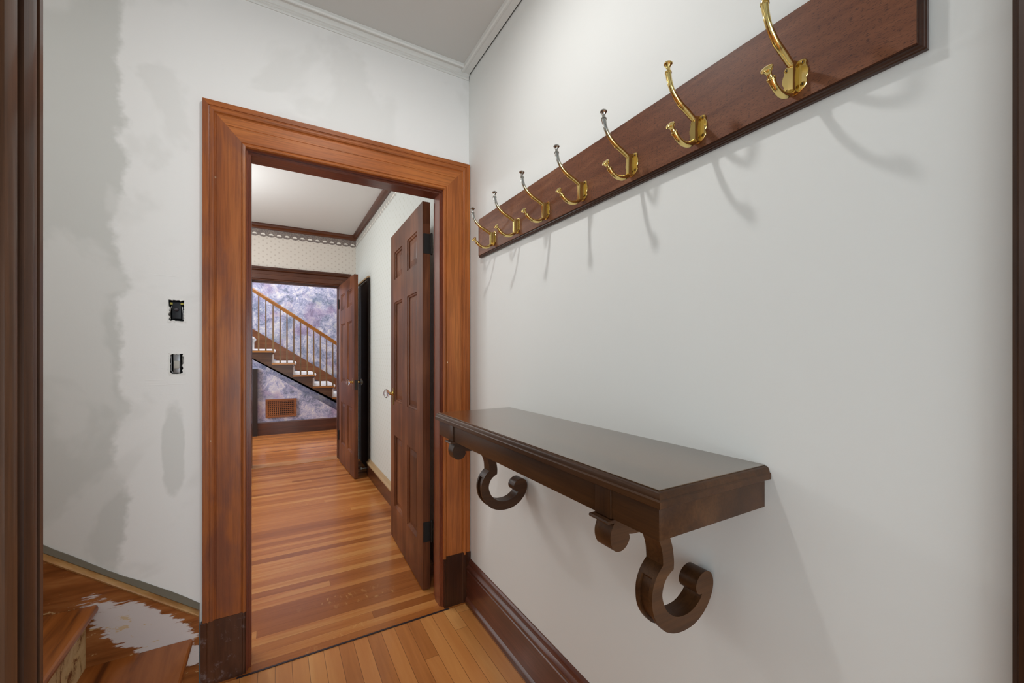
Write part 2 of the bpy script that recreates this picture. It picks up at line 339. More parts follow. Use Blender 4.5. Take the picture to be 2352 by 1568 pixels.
# ------------------------------------------------------------------ mesh helpers
class MB:
    def __init__(s): s.v = []; s.f = []
    def box(s, x0, x1, y0, y1, z0, z1):
        n = len(s.v)
        s.v += [(x0, y0, z0), (x1, y0, z0), (x1, y1, z0), (x0, y1, z0), (x0, y0, z1), (x1, y0, z1), (x1, y1, z1), (x0, y1, z1)]
        s.f += [tuple(n+i for i in q) for q in ((0, 3, 2, 1), (4, 5, 6, 7), (0, 1, 5, 4), (1, 2, 6, 5), (2, 3, 7, 6), (3, 0, 4, 7))]
        return s
    def loft(s, rings, cap=True, closed=True):
        n = len(s.v); k = len(rings[0])
        for r in rings: s.v += [tuple(p) for p in r]
        for i in range(len(rings)-1):
            for j in range(k if closed else k-1):
                a = n+i*k+j; b = n+i*k+(j+1) % k
                s.f.append((a, b, b+k, a+k))
        if cap:
            s.f.append(tuple(n+j for j in range(k))[::-1]); m = n+(len(rings)-1)*k
            s.f.append(tuple(m+j for j in range(k)))
        return s
    def prism(s, pts, axis, a, b):
        """pts = 2-D outline; axis x: (y,z), y: (x,z), z: (x,y)"""
        def P(p, t): return {'x': (t, p[0], p[1]), 'y': (p[0], t, p[1]), 'z': (p[0], p[1], t)}[axis]
        return s.loft([[P(p, a) for p in pts], [P(p, b) for p in pts]])
    def tube(s, path, radii, seg=14, cap=True, flat=None):
        path = [Vector(p) for p in path]; rings = []
        up = Vector((0, 1, 0))
        for i, p in enumerate(path):
            t = (path[min(i+1, len(path)-1)]-path[max(i-1, 0)]).normalized()
            u = up if abs(t.dot(up)) < 0.95 else Vector((1, 0, 0))
            a = t.cross(u).normalized(); b = t.cross(a).normalized()
            r = radii[i] if isinstance(radii, (list, tuple)) else radii
            rings.append([p+a*(r*math.cos(2*math.pi*k/seg))+b*(r*(flat or 1)*math.sin(2*math.pi*k/seg)) for k in range(seg)])
        return s.loft(rings, cap)
    def lathe(s, org, axis, prof, seg=20):
        """prof = (distance along axis, radius)"""
        o = Vector(org); t = Vector(axis).normalized(); u = Vector((0, 1, 0)) if abs(t.y) < 0.9 else Vector((1, 0, 0))
        a = t.cross(u).normalized(); b = t.cross(a)
        return s.loft([[o+t*d+a*(r*math.cos(2*math.pi*k/seg))+b*(r*math.sin(2*math.pi*k/seg)) for k in range(seg)] for d, r in prof])
    def build(s, name, mat, parent=None, loc=(0, 0, 0), smooth=False, bevel=0.0, bseg=2, angle=40):
        me = bpy.data.meshes.new(name); me.from_pydata([tuple(v) for v in s.v], [], s.f); me.update()
        bm = bmesh.new(); bm.from_mesh(me); bmesh.ops.recalc_face_normals(bm, faces=bm.faces)
        if bevel:
            es = [e for e in bm.edges if e.is_manifold and e.calc_face_angle(0) > R(35)]
            bmesh.ops.bevel(bm, geom=es, offset=bevel, segments=bseg, affect='EDGES', profile=0.5, clamp_overlap=True)
        bm.to_mesh(me); bm.free()
        if smooth or bevel:
            for p in me.polygons: p.use_smooth = True
            try: me.set_sharp_from_angle(angle=R(angle))
            except Exception: pass
        me.materials.append(mat)
        o = bpy.data.objects.new(name, me); COL.objects.link(o); o.location = loc
        if parent: o.parent = parent
        return o
def tag(o, label, cat, group=None, kind=None):
    o['label'] = label; o['category'] = cat
    if group: o['group'] = group
    if kind: o['kind'] = kind
    return o
def empty(name, loc=(0, 0, 0), rz=0.0, parent=None):
    o = bpy.data.objects.new(name, None); COL.objects.link(o); o.location = loc; o.rotation_euler = (0, 0, rz)
    o.empty_display_size = 0.05
    if parent: o.parent = parent
    return o
def struct(o, label, cat): return tag(o, label, cat, None, 'structure')
def grid_solid(us, vs_, holes, t0, t1, put):
    """slab made of grid cells with rectangular holes; put(u, v, t) -> xyz"""
    mb = MB(); us = sorted(set(us)); vs_ = sorted(set(vs_)); U = len(us)-1; V = len(vs_)-1
    def solid(i, j):
        if i < 0 or j < 0 or i >= U or j >= V: return False
        cu = (us[i]+us[i+1])/2; cv = (vs_[j]+vs_[j+1])/2
        return not any(h[0] < cu < h[1] and h[2] < cv < h[3] for h in holes)
    idx = {}
    def q(i, j, t):
        k = (i, j, t)
        if k not in idx: idx[k] = len(mb.v); mb.v.append(put(us[i], vs_[j], t))
        return idx[k]
    for i in range(U):
        for j in range(V):
            if not solid(i, j): continue
            for t in (t0, t1): mb.f.append((q(i, j, t), q(i+1, j, t), q(i+1, j+1, t), q(i, j+1, t)))
            for di, dj, a, b in ((-1, 0, (i, j), (i, j+1)), (1, 0, (i+1, j), (i+1, j+1)), (0, -1, (i, j), (i+1, j)), (0, 1, (i, j+1), (i+1, j+1))):
                if not solid(i+di, j+dj): mb.f.append((q(*a, t0), q(*b, t0), q(*b, t1), q(*a, t1)))
    return mb
def hole_wall(umin, umax, zmin, zmax, holes, t0, t1, axis):
    us = [umin, umax]; vs_ = [zmin, zmax]
    for h in holes: us += [h[0], h[1]]; vs_ += [h[2], h[3]]
    us = [u for u in us if umin <= u <= umax]; vs_ = [v for v in vs_ if zmin <= v <= zmax]
    put = (lambda u, v, t: (u, t, v)) if axis == 'x' else (lambda u, v, t: (t, u, v))
    return grid_solid(us, vs_, holes, t0, t1, put)

XW, YW, ZC = 0.853, 1.915, 2.668          # right wall face, far wall face, ceiling
HX, HY = 0.845, 5.24                      # hall right wall face, hall far wall face
# ================================================================== SHELL
struct(MB().box(-2.1, 1.0, -1.6, YW-0.031, -0.06, 0).build('floor', M_floor), 'honey maple strip floor of the small front room, boards running to the doorway', 'floor')
struct(MB().box(-1.5, 1.0, YW-0.029, 5.235, -0.06, 0).build('floor_hall', M_floor_hall), 'glossy red oak strip floor of the hall beyond the near doorway', 'floor')
struct(MB().box(-2.2, 3.0, 5.41, 8.4, -0.06, 0).build('floor_stair_hall', M_floor_stair), 'oak strip floor in front of the distant staircase', 'floor')
struct(MB().box(-0.30, 0.72, 5.235, 5.41, -0.06, 0.004).build('trim_threshold', wood('threshold_oak', (lin(150, 96, 50), lin(184, 124, 70), lin(204, 146, 90)), 'x', 0.3, 0.3)), 'pale oak threshold board in the far doorway', 'threshold')
struct(MB().box(-0.128, 0.735, YW-0.033, YW-0.025, -0.01, 0.003).build('trim_seam', M_strip), 'thin dark metal strip across the floor at the near doorway', 'threshold')
struct(MB().box(-2.1, 1.05, -1.6, YW, ZC, ZC+0.1).build('ceiling', M_ceiling), 'grey white plaster ceiling of the small front room', 'ceiling')
struct(MB().box(-1.5, 1.05, YW+0.12, HY, ZC, ZC+0.1).build('ceiling_hall', M_hall_ceiling), 'smooth white ceiling of the hall seen through the near doorway', 'ceiling')
struct(MB().box(-2.2, 3.0, HY+0.17, 8.4, 4.0, 4.1).build('ceiling_stair_hall', M_hall_ceiling), 'high ceiling over the distant staircase', 'ceiling')
SW = (-0.336, -0.290, 1.362, 1.440); OUT = (-0.332, -0.293, 1.169, 1.243)
struct(hole_wall(-2.1, 1.0, 0, ZC+0.05, [(-0.112, 0.729, -1, 2.062), SW, OUT], YW, YW+0.12, 'x').build('wall_far', far_wall_mat()), 'white patched plaster wall holding the near doorway', 'wall')
struct(hole_wall(-1.6, YW, 0, ZC+0.05, [(-0.86, -0.005, -1, 2.06)], XW, XW+0.12, 'y').build('wall_right', M_wall_right), 'white painted wall carrying the hook rail and the shelf', 'wall')
struct(hole_wall(-1.6, 0.700, 0, ZC+0.05, [(-1.0, 0.0, 0.55, 2.15)], -0.39, -0.272, 'y').build('wall_left', M_wall_right), 'white wall before the stair opening', 'wall')
struct(MB().box(-2.1, -0.39, 0.60, 0.720, 0, ZC+0.05).build('wall_stairwell_near', M_wall_right), 'white near wall of the narrow stairwell', 'wall')
struct(MB().box(-2.22, -2.1, 0.60, YW+0.12, 0, ZC+0.05).build('wall_stairwell_end', M_wall_right), 'white end wall of the narrow stairwell', 'wall')
struct(hole_wall(-0.39, 1.0, 0, ZC+0.05, [(-0.2, 0.8, 0.40, 2.4)], -1.72, -1.6, 'x').build('wall_near', M_wall_right), 'white wall with the front window behind the viewer', 'wall')
# hall
struct(hole_wall(YW+0.12, HY, 0, ZC+0.05, [(4.47, 5.12, -1, 2.03)], HX, HX+0.12, 'y').build('wall_hall_right', M_paper_side), 'cream dotted papered wall on the right of the hall', 'wall')
struct(hole_wall(-1.5, 1.0, 0, ZC+0.05, [(-0.246, 0.672, -1, 2.068)], HY, HY+0.17, 'x').build('wall_hall_far', M_paper_far), 'beige dotted papered wall above the far doorway', 'wall')
struct(MB().box(-1.62, -1.5, YW+0.12, HY, 0, ZC+0.05).build('wall_hall_left', M_paper_side), 'cream papered wall on the left of the hall', 'wall')
# stair hall
struct(MB().box(-2.2, 3.0, 8.28, 8.4, 0, 4.05).build('wall_stair_hall_back', M_blue), 'blue and mauve mottled papered wall behind the banister', 'wall')
struct(MB().prism([(-0.30, 0), (1.33, 0), (1.33, 0.02), (-0.30, 1.10)], 'y', 7.375, 7.40).build('wall_under_stair', M_blue), 'blue and mauve mottled papered wall below the slanting stair', 'wall')
struct(MB().box(-2.32, -2.2, HY+0.17, 8.4, 0, 4.05).build('wall_stair_hall_left', M_paper_far), 'left wall of the stair hall', 'wall')
struct(MB().box(3.0, 3.12, HY+0.17, 8.4, 0, 4.05).build('wall_stair_hall_right', M_paper_far), 'right wall of the stair hall', 'wall')
struct(MB().box(-2.2, 3.0, HY+0.12, HY+0.17, ZC+0.05, 4.05).build('wall_stair_hall_near', M_paper_far), 'upper wall over the far doorway on the stair side', 'wall')
struct(MB().box(-2.2, -1.5, HY+0.05, HY+0.17, 0, ZC+0.05).build('wall_stair_hall_corner', M_paper_far), 'short return wall left of the far doorway', 'wall')
struct(MB().box(1.0, 3.0, HY+0.05, HY+0.17, 0, ZC+0.05).build('wall_stair_hall_return', M_paper_far), 'short return wall right of the far doorway', 'wall')

def window(name, label, u0, u1, z0, z1, t, axis):
    r = empty(name, (0, 0, 0)); struct(r, label, 'window'); m = MB(); P = (lambda a, b, c, d: (a, b, t-0.02, t+0.02, c, d)) if axis == 'x' else (lambda a, b, c, d: (t-0.02, t+0.02, a, b, c, d))
    for q in ((u0, u1, z0, z0+0.05), (u0, u1, z1-0.05, z1), (u0, u0+0.05, z0+0.05, z1-0.05), (u1-0.05, u1, z0+0.05, z1-0.05)): m.box(*P(*q))
    m.build('window_frame', M_crown, r)
window('window_1', 'front window behind the viewer', -0.20, 0.80, 0.40, 2.40, -1.66, 'x')
window('window_2', 'added window frame round the side fill light, unseen', -1.0, 0.0, 0.55, 2.15, -0.34, 'y')  # unseen frame, added only to hold the side fill light
# ================================================================== CROWN MOULDINGS
CR = [(0.0, 2.629), (0.005, 2.629), (0.007, 2.633), (0.007, 2.637), (0.011, 2.639), (0.011, 2.644), (0.016, 2.646), (0.018, 2.652),
      (0.024, 2.660), (0.034, 2.663), (0.041, 2.662), (0.043, 2.655), (0.047, 2.651), (0.052, 2.652), (0.055, 2.657), (0.055, 2.668), (0.0, 2.668)]
struct(MB().prism([(YW-d, z) for d, z in CR], 'x', -2.1, XW-0.004).build('trim_crown_far', M_crown), 'white stepped crown moulding above the near doorway', 'moulding')
CR2 = [(0.006, 2.650), (0.034, 2.652), (0.038, 2.649), (0.045, 2.648), (0.050, 2.652), (0.051, 2.668), (0.006, 2.668)]
struct(MB().prism([(XW-d, z) for d, z in CR2], 'y', -1.6, YW-0.020).build('trim_crown_right', M_crown), 'flat white crown strip with a dark gap, above the hook rail', 'moulding')
struct(MB().box(XW-0.006, XW-0.0005, -1.6, YW-0.002, 2.655, 2.668).build('trim_gap', M_shadow), 'dark open joint between crown strip and wall', 'moulding')
HC = [(0.0, 2.612), (0.012, 2.612), (0.018, 2.625), (0.034, 2.640), (0.040, 2.655), (0.040, 2.668), (0.0, 2.668)]
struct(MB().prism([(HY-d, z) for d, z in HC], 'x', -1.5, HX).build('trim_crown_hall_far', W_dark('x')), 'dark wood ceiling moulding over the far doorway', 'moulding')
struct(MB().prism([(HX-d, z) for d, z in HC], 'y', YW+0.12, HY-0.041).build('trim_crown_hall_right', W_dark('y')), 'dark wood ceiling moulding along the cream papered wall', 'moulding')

# ================================================================== BASEBOARDS
BB = [(0.0, 0.0), (0.031, 0.0), (0.031, 0.018), (0.026, 0.026), (0.022, 0.030), (0.022, 0.158), (0.019, 0.161), (0.019, 0.166), (0.022, 0.170), (0.023, 0.176),
      (0.019, 0.184), (0.013, 0.190), (0.012, 0.197), (0.009, 0.204), (0.004, 0.211), (0.0, 0.212)]
struct(MB().prism([(XW-d, z) for d, z in BB], 'y', 0.14, YW-0.024).build('baseboard_right', W_base('y'), smooth=True, angle=25), 'reddish brown moulded baseboard under the shelf', 'baseboard')
r = empty('baseboard_hall_right', (HX, 3.2, 0)); struct(r, 'brown baseboard with a tan cap below the cream papered wall', 'baseboard')
MB().box(-0.028, 0, 2.10-3.2, 4.40-3.2, 0, 0.125).build('board', W_dark('y'), r)
MB().prism([(-0.033, 0.125), (-0.033, 0.137), (-0.020, 0.148), (-0.012, 0.165), (0, 0.168), (0, 0.125)], 'y', 2.10-3.2, 4.40-3.2).build('cap_moulding', M_tan, r)
struct(MB().prism([(7.352, 0), (7.352, 0.185), (7.362, 0.198), (7.375, 0.198), (7.375, 0)], 'x', -0.235, 1.02).build('baseboard_stair_hall', W_dark('x')), 'tall brown baseboard below the wall register', 'baseboard')

# ================================================================== DOOR CASINGS
CP = [(0.0, 0.0), (0.0, 0.011), (0.003, 0.0155), (0.008, 0.0165), (0.012, 0.0145), (0.014, 0.0105), (0.016, 0.0130), (0.018, 0.0140),
      (0.056, 0.0146), (0.094, 0.0140), (0.097, 0.0110), (0.099, 0.0125), (0.102, 0.0175), (0.107, 0.0205), (0.113, 0.0205), (0.116, 0.0185), (0.118, 0.0190), (0.119, 0.0220), (0.136, 0.0220), (0.136, 0.0)]
HP_ = [p for p in CP if p[0] < 0.05] + [(0.060, 0.0143), (0.0612, 0.0128), (0.0632, 0.0128), (0.0644, 0.0146)] + [p for p in CP if p[0] > 0.07]
def casing(root, y, xl, xr, zt, zb, hk, fx, fm, mats, depth=1.0, loc=(0, 0, 0)):
    """mitred casing; fx(x, d) places a point on the wall: y - d"""
    ox, oy, oz = loc
    def P(x, d, z): return (x-ox, y-d*depth-oy, z-oz)
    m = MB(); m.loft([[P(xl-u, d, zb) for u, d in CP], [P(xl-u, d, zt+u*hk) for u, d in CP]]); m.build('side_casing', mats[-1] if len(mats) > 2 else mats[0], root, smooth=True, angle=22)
    m = MB(); m.loft([[P(xr+u*fm, d, zb) for u, d in CP], [P(xr+u*fm, d, zt+u*hk) for u, d in CP]]); m.build('side_casing', mats[0], root, smooth=True, angle=22)
    m = MB(); m.loft([[P(xl-u, d, zt+u*hk) for u, d in HP_], [P(xr+u*fm, d, zt+u*hk) for u, d in HP_]]); m.build('head_casing', mats[1], root, smooth=True, angle=22)
def plinth(root, x0, x1, y, z, mat, loc, left):
    ox, oy, oz = loc; u0, u1 = (x0, x1)
    s = 1 if left else -1
    a = x0 if left else x1; W = abs(x1-x0)
    pts = [(0, 0), (0, 0.024), (0.018, 0.024), (0.021, 0.0185), (0.038, 0.0185), (0.042, 0.0165), (W-0.012, 0.0165), (W-0.009, 0.013), (W-0.003, 0.013), (W, 0.016), (W, 0)]
    m = MB(); m.prism([(a+s*u-ox, y-d-oy) for u, d in pts], 'z', 0-oz, z-oz); return m.build('plinth_block', mat, root)
cl = (0.31, YW, 0)
cs = empty('trim_near_doorway', cl); struct(cs, 'orange brown moulded wood casing around the near doorway', 'door casing')
casing(cs, YW, -0.098, 0.713, 2.047, 0.238, 148/136, None, 1.0, (W_trim('z'), W_trim('x'), W_sheen('z')), 1.0, cl)
M_pl = plinth_mat()
plinth(cs, -0.240, -0.100, YW-0.0015, 0.240, M_pl, cl, True)['label'] = 'dark scuffed plinth block'
plinth(cs, 0.716, 0.8515, YW-0.0015, 0.250, wood('dark_plinth', (lin(44, 22, 14), lin(62, 33, 20), lin(84, 48, 28)), 'z', 0.3, 0.3), cl, False)['label'] = 'dark plinth block'
def jambs(root, xl, xr, zt, y0, y1, loc, mz, mx, stop):
    ox, oy, oz = loc
    MB().box(xl-0.02-ox, xl-ox, y0-oy, y1-oy, 0, zt).build('jamb', mz, root)
    MB().box(xr-ox, xr+0.02-ox, y0-oy, y1-oy, 0, zt).build('jamb', mz, root)
    MB().box(xl-0.02-ox, xr+0.02-ox, y0-oy, y1-oy, zt, zt+0.02).build('head_jamb', mx, root)
    s0, s1 = stop
    MB().box(xl-ox, xl+0.009-ox, s0-oy, s1-oy, 0, zt-0.009).build('door_stop', mz, root)
    MB().box(xr-0.009-ox, xr-ox, s0-oy, s1-oy, 0, zt-0.009).build('door_stop', mz, root)
    MB().box(xl-ox, xr-ox, s0-oy, s1-oy, zt-0.009, zt).build('door_stop', mx, root)
W_jamb = lambda a: wood('jamb_wood', (lin(92, 42, 24), lin(120, 58, 34), lin(138, 72, 44)), a, 0.3, 0.3)
jambs(cs, -0.092, 0.709, 2.041, YW+0.0, YW+0.121, cl, W_jamb('z'), W_jamb('x'), (YW+0.012, YW+0.075))
c2 = (0.2, HY, 0)
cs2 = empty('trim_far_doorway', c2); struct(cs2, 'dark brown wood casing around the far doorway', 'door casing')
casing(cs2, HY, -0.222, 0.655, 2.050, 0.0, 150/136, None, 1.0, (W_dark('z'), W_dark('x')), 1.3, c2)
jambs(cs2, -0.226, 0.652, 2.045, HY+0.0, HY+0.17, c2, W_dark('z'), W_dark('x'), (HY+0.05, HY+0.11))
# casing beside the viewer on the left (stair opening) and right (side door)
LP_ = [(0.0, 0.0), (0.0, 0.0195), (0.011, 0.0205), (0.012, 0.004), (0.0185, 0.004), (0.019, 0.0205), (0.026, 0.0225), (0.036, 0.0228), (0.050, 0.0210), (0.0515, 0.005), (0.061, 0.005), (0.0615, 0.0190), (0.068, 0.0225), (0.080, 0.0235), (0.0905, 0.0215), (0.0915, 0.004), (0.100, 0.004), (0.1005, 0.018), (0.126, 0.018), (0.126, 0.0)]
cs3 = empty('trim_stair_opening', (-0.272, 0.741, 0)); struct(cs3, 'dark walnut casing at the left edge, framing the stair opening', 'door casing')
MB().prism([(d, -u) for u, d in LP_], 'z', 0, 2.62).build('side_casing', W_post('z'), cs3, smooth=True, angle=22)
MB().box(-0.120, 0.0, -0.041, -0.004, 0, 2.62).build('jamb', W_post('z'), cs3)
cs4 = empty('trim_side_door', (XW, 0.137, 0)); struct(cs4, 'dark wood casing at the right edge of the white wall', 'door casing')
LQ = [(0.0, 0.0), (0.0, 0.016), (0.004, 0.016), (0.006, 0.020), (0.012, 0.023), (0.016, 0.018), (0.018, 0.014), (0.10, 0.013), (0.118, 0.010), (0.125, 0.012), (0.136, 0.010), (0.136, 0.0)]
MB().prism([(-d, -u) for u, d in LQ], 'z', 0, 2.20).build('side_casing', W_post('z'), cs4, smooth=True, angle=22)
MB().prism([(-d, -u-0.860) for u, d in [(0.136-u, d) for u, d in LQ][::-1]], 'z', 0, 2.20).build('side_casing', W_post('z'), cs4)
MB().box(-0.015, 0, -0.86, -0.136, 2.06, 2.20).build('head_casing', W_post('y'), cs4)

# ================================================================== DOORS
def make_door(name, label, loc, rz, width, height, th, knob_u, knob_z, mat, hinge_side_hinges=True, knobmat=None):
    root = empty(name, loc, rz); tag(root, label, 'door', None, 'structure')
    st = 0.112; mul = 0.122; a0, a1 = st, (width-mul)/2; b0, b1 = (width+mul)/2, width-st
    zs = [(0.228, 0.697), (0.923, 1.577), (1.727, 1.908)]
    holes = [(u0, u1, z0, z1) for (u0, u1) in ((a0, a1), (b0, b1)) for (z0, z1) in zs]
    us = [0, width, a0, a1, b0, b1]; vv = [0, height] + [z for p in zs for z in p]
    grid_solid(us, vv, holes, 0.0, th, lambda u, v, t: (t, u, v)).build('leaf_frame', mat, root)
    for (u0, u1, z0, z1) in holes:
        def ring(i, t): return [(t, u0+i, z0+i), (t, u1-i, z0+i), (t, u1-i, z1-i), (t, u0+i, z1-i)]
        p = MB(); rr = [(0.0, 0.0005), (0.002, 0.005), (0.010, 0.0085), (0.013, 0.0145), (0.019, 0.0145), (0.045, 0.0085)]
        p.loft([ring(i, t) for i, t in rr] , False); n = len(p.v); p.f.append((n-4, n-3, n-2, n-1))
        p.loft([ring(i, th-t) for i, t in rr], False); n = len(p.v); p.f.append((n-4, n-3, n-2, n-1))
        p.build('panel', mat, root)
    for sgn, x in ((-1, 0.0), (1, th)):
        MB().box(min(x, x+sgn*0.003), max(x, x+sgn*0.003), knob_u-0.016, knob_u+0.016, knob_z-0.075, knob_z+0.035).build('escutcheon', M_oldbrass, root, bevel=0.001)
        k = MB().lathe((x, knob_u, knob_z), (sgn, 0, 0), [(0.0, 0.018), (0.006, 0.018), (0.008, 0.011), (0.024, 0.010), (0.030, 0.015)], 16).build('knob', M_brass, root, smooth=True)
        MB().lathe((x+sgn*0.030, knob_u, knob_z), (sgn, 0, 0), [(0.0, 0.016), (0.006, 0.026), (0.016, 0.030), (0.026, 0.026), (0.032, 0.014)], 12).build('glass_ball', M_glass, k)
    MB().box(0.004, th-0.004, width-0.001, width+0.0012, knob_z-0.075, knob_z+0.025).build('lock_plate', M_slot, root)
    for hz in (1.815, 0.30):
        h = MB().box(0.004, th, -0.0025, 0.001, hz-0.052, hz+0.052).build('hinge', M_black, root)
        MB().lathe((th+0.006, -0.006, hz-0.058), (0, 0, 1), [(0, 0.003), (0.004, 0.0065), (0.112, 0.0065), (0.116, 0.003)], 12).build('hinge_pin', M_black, h, smooth=True)
    return root
make_door('door_1', 'six panel dark wood door standing open at the near doorway', (0.668, 2.092, 0.008), R(-1.6), 0.765, 2.035, 0.040, 0.690, 0.972, W_door('z'))
make_door('door_2', 'six panel dark wood door standing open at the far doorway', (0.681, 5.13, 0.008), R(182.3), 0.83, 2.030, 0.036, 0.76, 0.955, W_door('z'))
make_door('door_3', 'dark panelled side door at the right edge, shut', (XW+0.045, -0.850, 0.008), 0.0, 0.835, 2.040, 0.040, 0.07, 0.98, W_post('z'))
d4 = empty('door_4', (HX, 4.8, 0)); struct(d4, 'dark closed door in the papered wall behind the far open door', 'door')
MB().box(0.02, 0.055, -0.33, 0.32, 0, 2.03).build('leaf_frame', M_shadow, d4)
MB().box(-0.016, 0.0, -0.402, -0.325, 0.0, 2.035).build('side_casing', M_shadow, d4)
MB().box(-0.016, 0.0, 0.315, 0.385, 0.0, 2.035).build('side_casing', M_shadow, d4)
MB().box(-0.018, 0.0, -0.402, 0.385, 2.035, 2.052).build('head_casing', M_tan, d4)  # tan colour paints in the light on the casing's top edge
ds = empty('spring_door_stop', (HX-0.018, 4.447, 0.062)); tag(ds, 'small metal door stop low on the wall behind the far open door', 'door stop')
MB().lathe((0.0, 0, 0), (-1, 0, 0), [(0, 0.014), (0.004, 0.014), (0.006, 0.006), (0.045, 0.006)], 14).build('rod', M_chrome, ds, smooth=True)
MB().lathe((-0.045, 0, 0), (-1, 0, 0), [(0, 0.008), (0.004, 0.013), (0.016, 0.013), (0.02, 0.008)], 14).build('bumper', M_ivory, ds, smooth=True)

# ================================================================== COAT RACK
rk = (XW, 0.99, 1.698)
rack = empty('coat_rack', rk); tag(rack, 'long mahogany board with seven brass hooks, mounted high on the white wall', 'coat rack')
def rect(x, ins, y0=0.220, y1=1.763, z0=1.698, z1=1.884):
    c = 0.006
    p = [(y0+ins, z0+ins), (y1-ins, z0+ins), (y1-ins, z1-ins-c), (y1-ins-c, z1-ins), (y0+ins, z1-ins)]
    return [(x-rk[0], y-rk[1], z-rk[2]) for y, z in p]
mb = MB(); mb.loft([rect(XW-0.001, 0), rect(0.844, 0), rect(0.842, 0.0015), rect(0.839, 0.0022), rect(0.8365, 0.0040), rect(0.8355, 0.0068), rect(0.8325, 0.0070), rect(0.8312, 0.0085)])
mb.build('moulded_edge', rack_edge_mat(), rack)['label'] = 'dark moulded edge'
mb = MB(); mb.loft([rect(0.8325, 0.0076), rect(0.8309, 0.0086)]); mb.build('board', W_rack('y'), rack)
PL = [(0, .029), (.007, .0295), (.013, .029), (.0175, .0268), (.0195, .0225), (.0190, .0185), (.0192, .0155), (.0210, .0115), (.0224, .006), (.0222, .000), (.0205, -.0045), (.0192, -.007),
      (.0200, -.0105), (.0206, -.0145), (.0190, -.0195), (.0150, -.0240), (.0100, -.0275), (.0050, -.0300), (0, -.031)]
PLF = PL + [(-y, z) for y, z in PL[-2:0:-1]]
SQ = [(.0130, .0215), (-.0130, .0215), (.0130, -.0175), (-.0130, -.0175)]
def smooth_path(pts, n=5):
    out = []
    P = [Vector(p) for p in pts]
    for i in range(len(P)-1):
        p0 = P[max(i-1, 0)]; p1 = P[i]; p2 = P[i+1]; p3 = P[min(i+2, len(P)-1)]
        for k in range(n):
            t = k/n
            out.append(0.5*((2*p1)+(p2-p0)*t+(2*p0-5*p1+4*p2-p3)*t*t+(3*p1-p0-3*p2+p3)*t*t*t))
    out.append(P[-1]); return out
def lerp_r(rs, n=5):
    out = []
    for i in range(len(rs)-1):
        for k in range(n): out.append(rs[i]+(rs[i+1]-rs[i])*k/n)
    return out+[rs[-1]]
HX0, HZ0 = 0.831, 1.748                               # hook local origin on the board face
def L(x, z, y=0.0): return (x-HX0, y, z-HZ0)
def hook_meshes():
    out = {}
    m = MB()
    def pr(s, x): return [(x, y*s, z*s) for y, z in PLF]
    m.loft([pr(1.0, -0.0003), pr(1.0, -0.0018), pr(0.965, -0.0030)])
    # raised stem rib up the middle of the plate
    st = [(-0.0055, 0.026), (0.0055, 0.026), (0.0050, -0.029), (-0.0050, -0.029)]
    m.loft([[(-0.002, y*1.6, z) for y, z in st], [(-0.008, y*1.25, z) for y, z in st], [(-0.0165, y*1.1, z*0.97) for y, z in st], [(-0.0190, y*0.85, z*0.93) for y, z in st]])
    out['base_plate'] = (m, M_brass, False)
    up = smooth_path([L(.824, 1.7630), L(.811, 1.7695), L(.792, 1.7785), L(.772, 1.787), L(.755, 1.798), L(.741, 1.812), L(.733, 1.828), L(.7295, 1.842)])
    m = MB(); m.tube(up, lerp_r([.0050, .0062, .0066, .0062, .0056, .0053, .0056, .0064]), 14)
    m.lathe(L(.7295, 1.841), (-0.04, 0, 1), [(0, .0055), (.0008, .0072), (.002, .0072), (.0026, .0060), (.0032, .0072), (.0046, .0070), (.0056, .0050), (.0090, .0040), (.0135, .0045), (.0175, .0070), (.0200, .0092), (.0215, .0094), (.0235, .0082), (.0252, .0048), (.0256, .0008)], 20)
    out['upper_prong'] = (m, M_brass, True)
    lo = smooth_path([L(.824, 1.7250), L(.811, 1.7150), L(.796, 1.7065), L(.780, 1.7045), L(.767, 1.7075), L(.757, 1.7130), L(.7505, 1.7190)])
    m = MB(); m.tube(lo, lerp_r([.0050, .0062, .0066, .0061, .0057, .0057, .0062]), 14)
    m.lathe(L(.7508, 1.7186), (-0.72, 0, 0.69), [(0, .0055), (.0008, .0072), (.002, .0072), (.0026, .0060), (.0032, .0072), (.0046, .0070), (.0056, .0052), (.0090, .0042), (.0135, .0048), (.0170, .0075), (.0195, .0102), (.0212, .0105), (.0232, .0094), (.0252, .0055), (.0258, .0008)], 20)
    out['lower_prong'] = (m, M_brass, True)
    return out
HM = hook_meshes()
first = empty('coat_hook', (HX0-rk[0], 0, HZ0-rk[2]), parent=rack)
kids = []
for nm, (m, mat, sm) in HM.items():
    kids.append(m.build(nm, mat, first, smooth=True, angle=30))
for (y, z) in SQ:
    q = MB(); q.lathe((-0.0024, y, z), (-1, 0, 0), [(0, .0042), (.0008, .0042), (.0010, .0036), (.0006, .0034), (.0006, .0033), (.0014, .0024), (.0016, .0010)], 16)
    nf = len(q.f)
    for a, b in ((.0021, .00055), (.00055, .0021)): q.box(-0.0044, -0.0024, y-a, y+a, z-b, z+b)
    o = q.build('screw', M_screw, first, smooth=True); o.data.materials.append(M_slot)
    for p in o.data.polygons:
        if p.index >= nf: p.material_index = 1; p.use_smooth = False
    kids.append(o)
HOOK_Y = [1.597, 1.395, 1.194, 0.995, 0.792, 0.593, 0.393]
def tipped(child):
    child.material_slots[0].link = 'OBJECT'; child.material_slots[0].material = M_brass_tip
    child['label'] = 'brass upper prong with pale reflection coloured into its tip'
for i, hy in enumerate(HOOK_Y):
    if i == 0: h = first; ch = kids
    else:
        h = first.copy(); COL.objects.link(h); h.parent = rack; ch = []
        for c in kids:
            d = c.copy(); COL.objects.link(d); d.parent = h; ch.append(d)
    h.location = (HX0-rk[0], hy-rk[1], HZ0-rk[2])
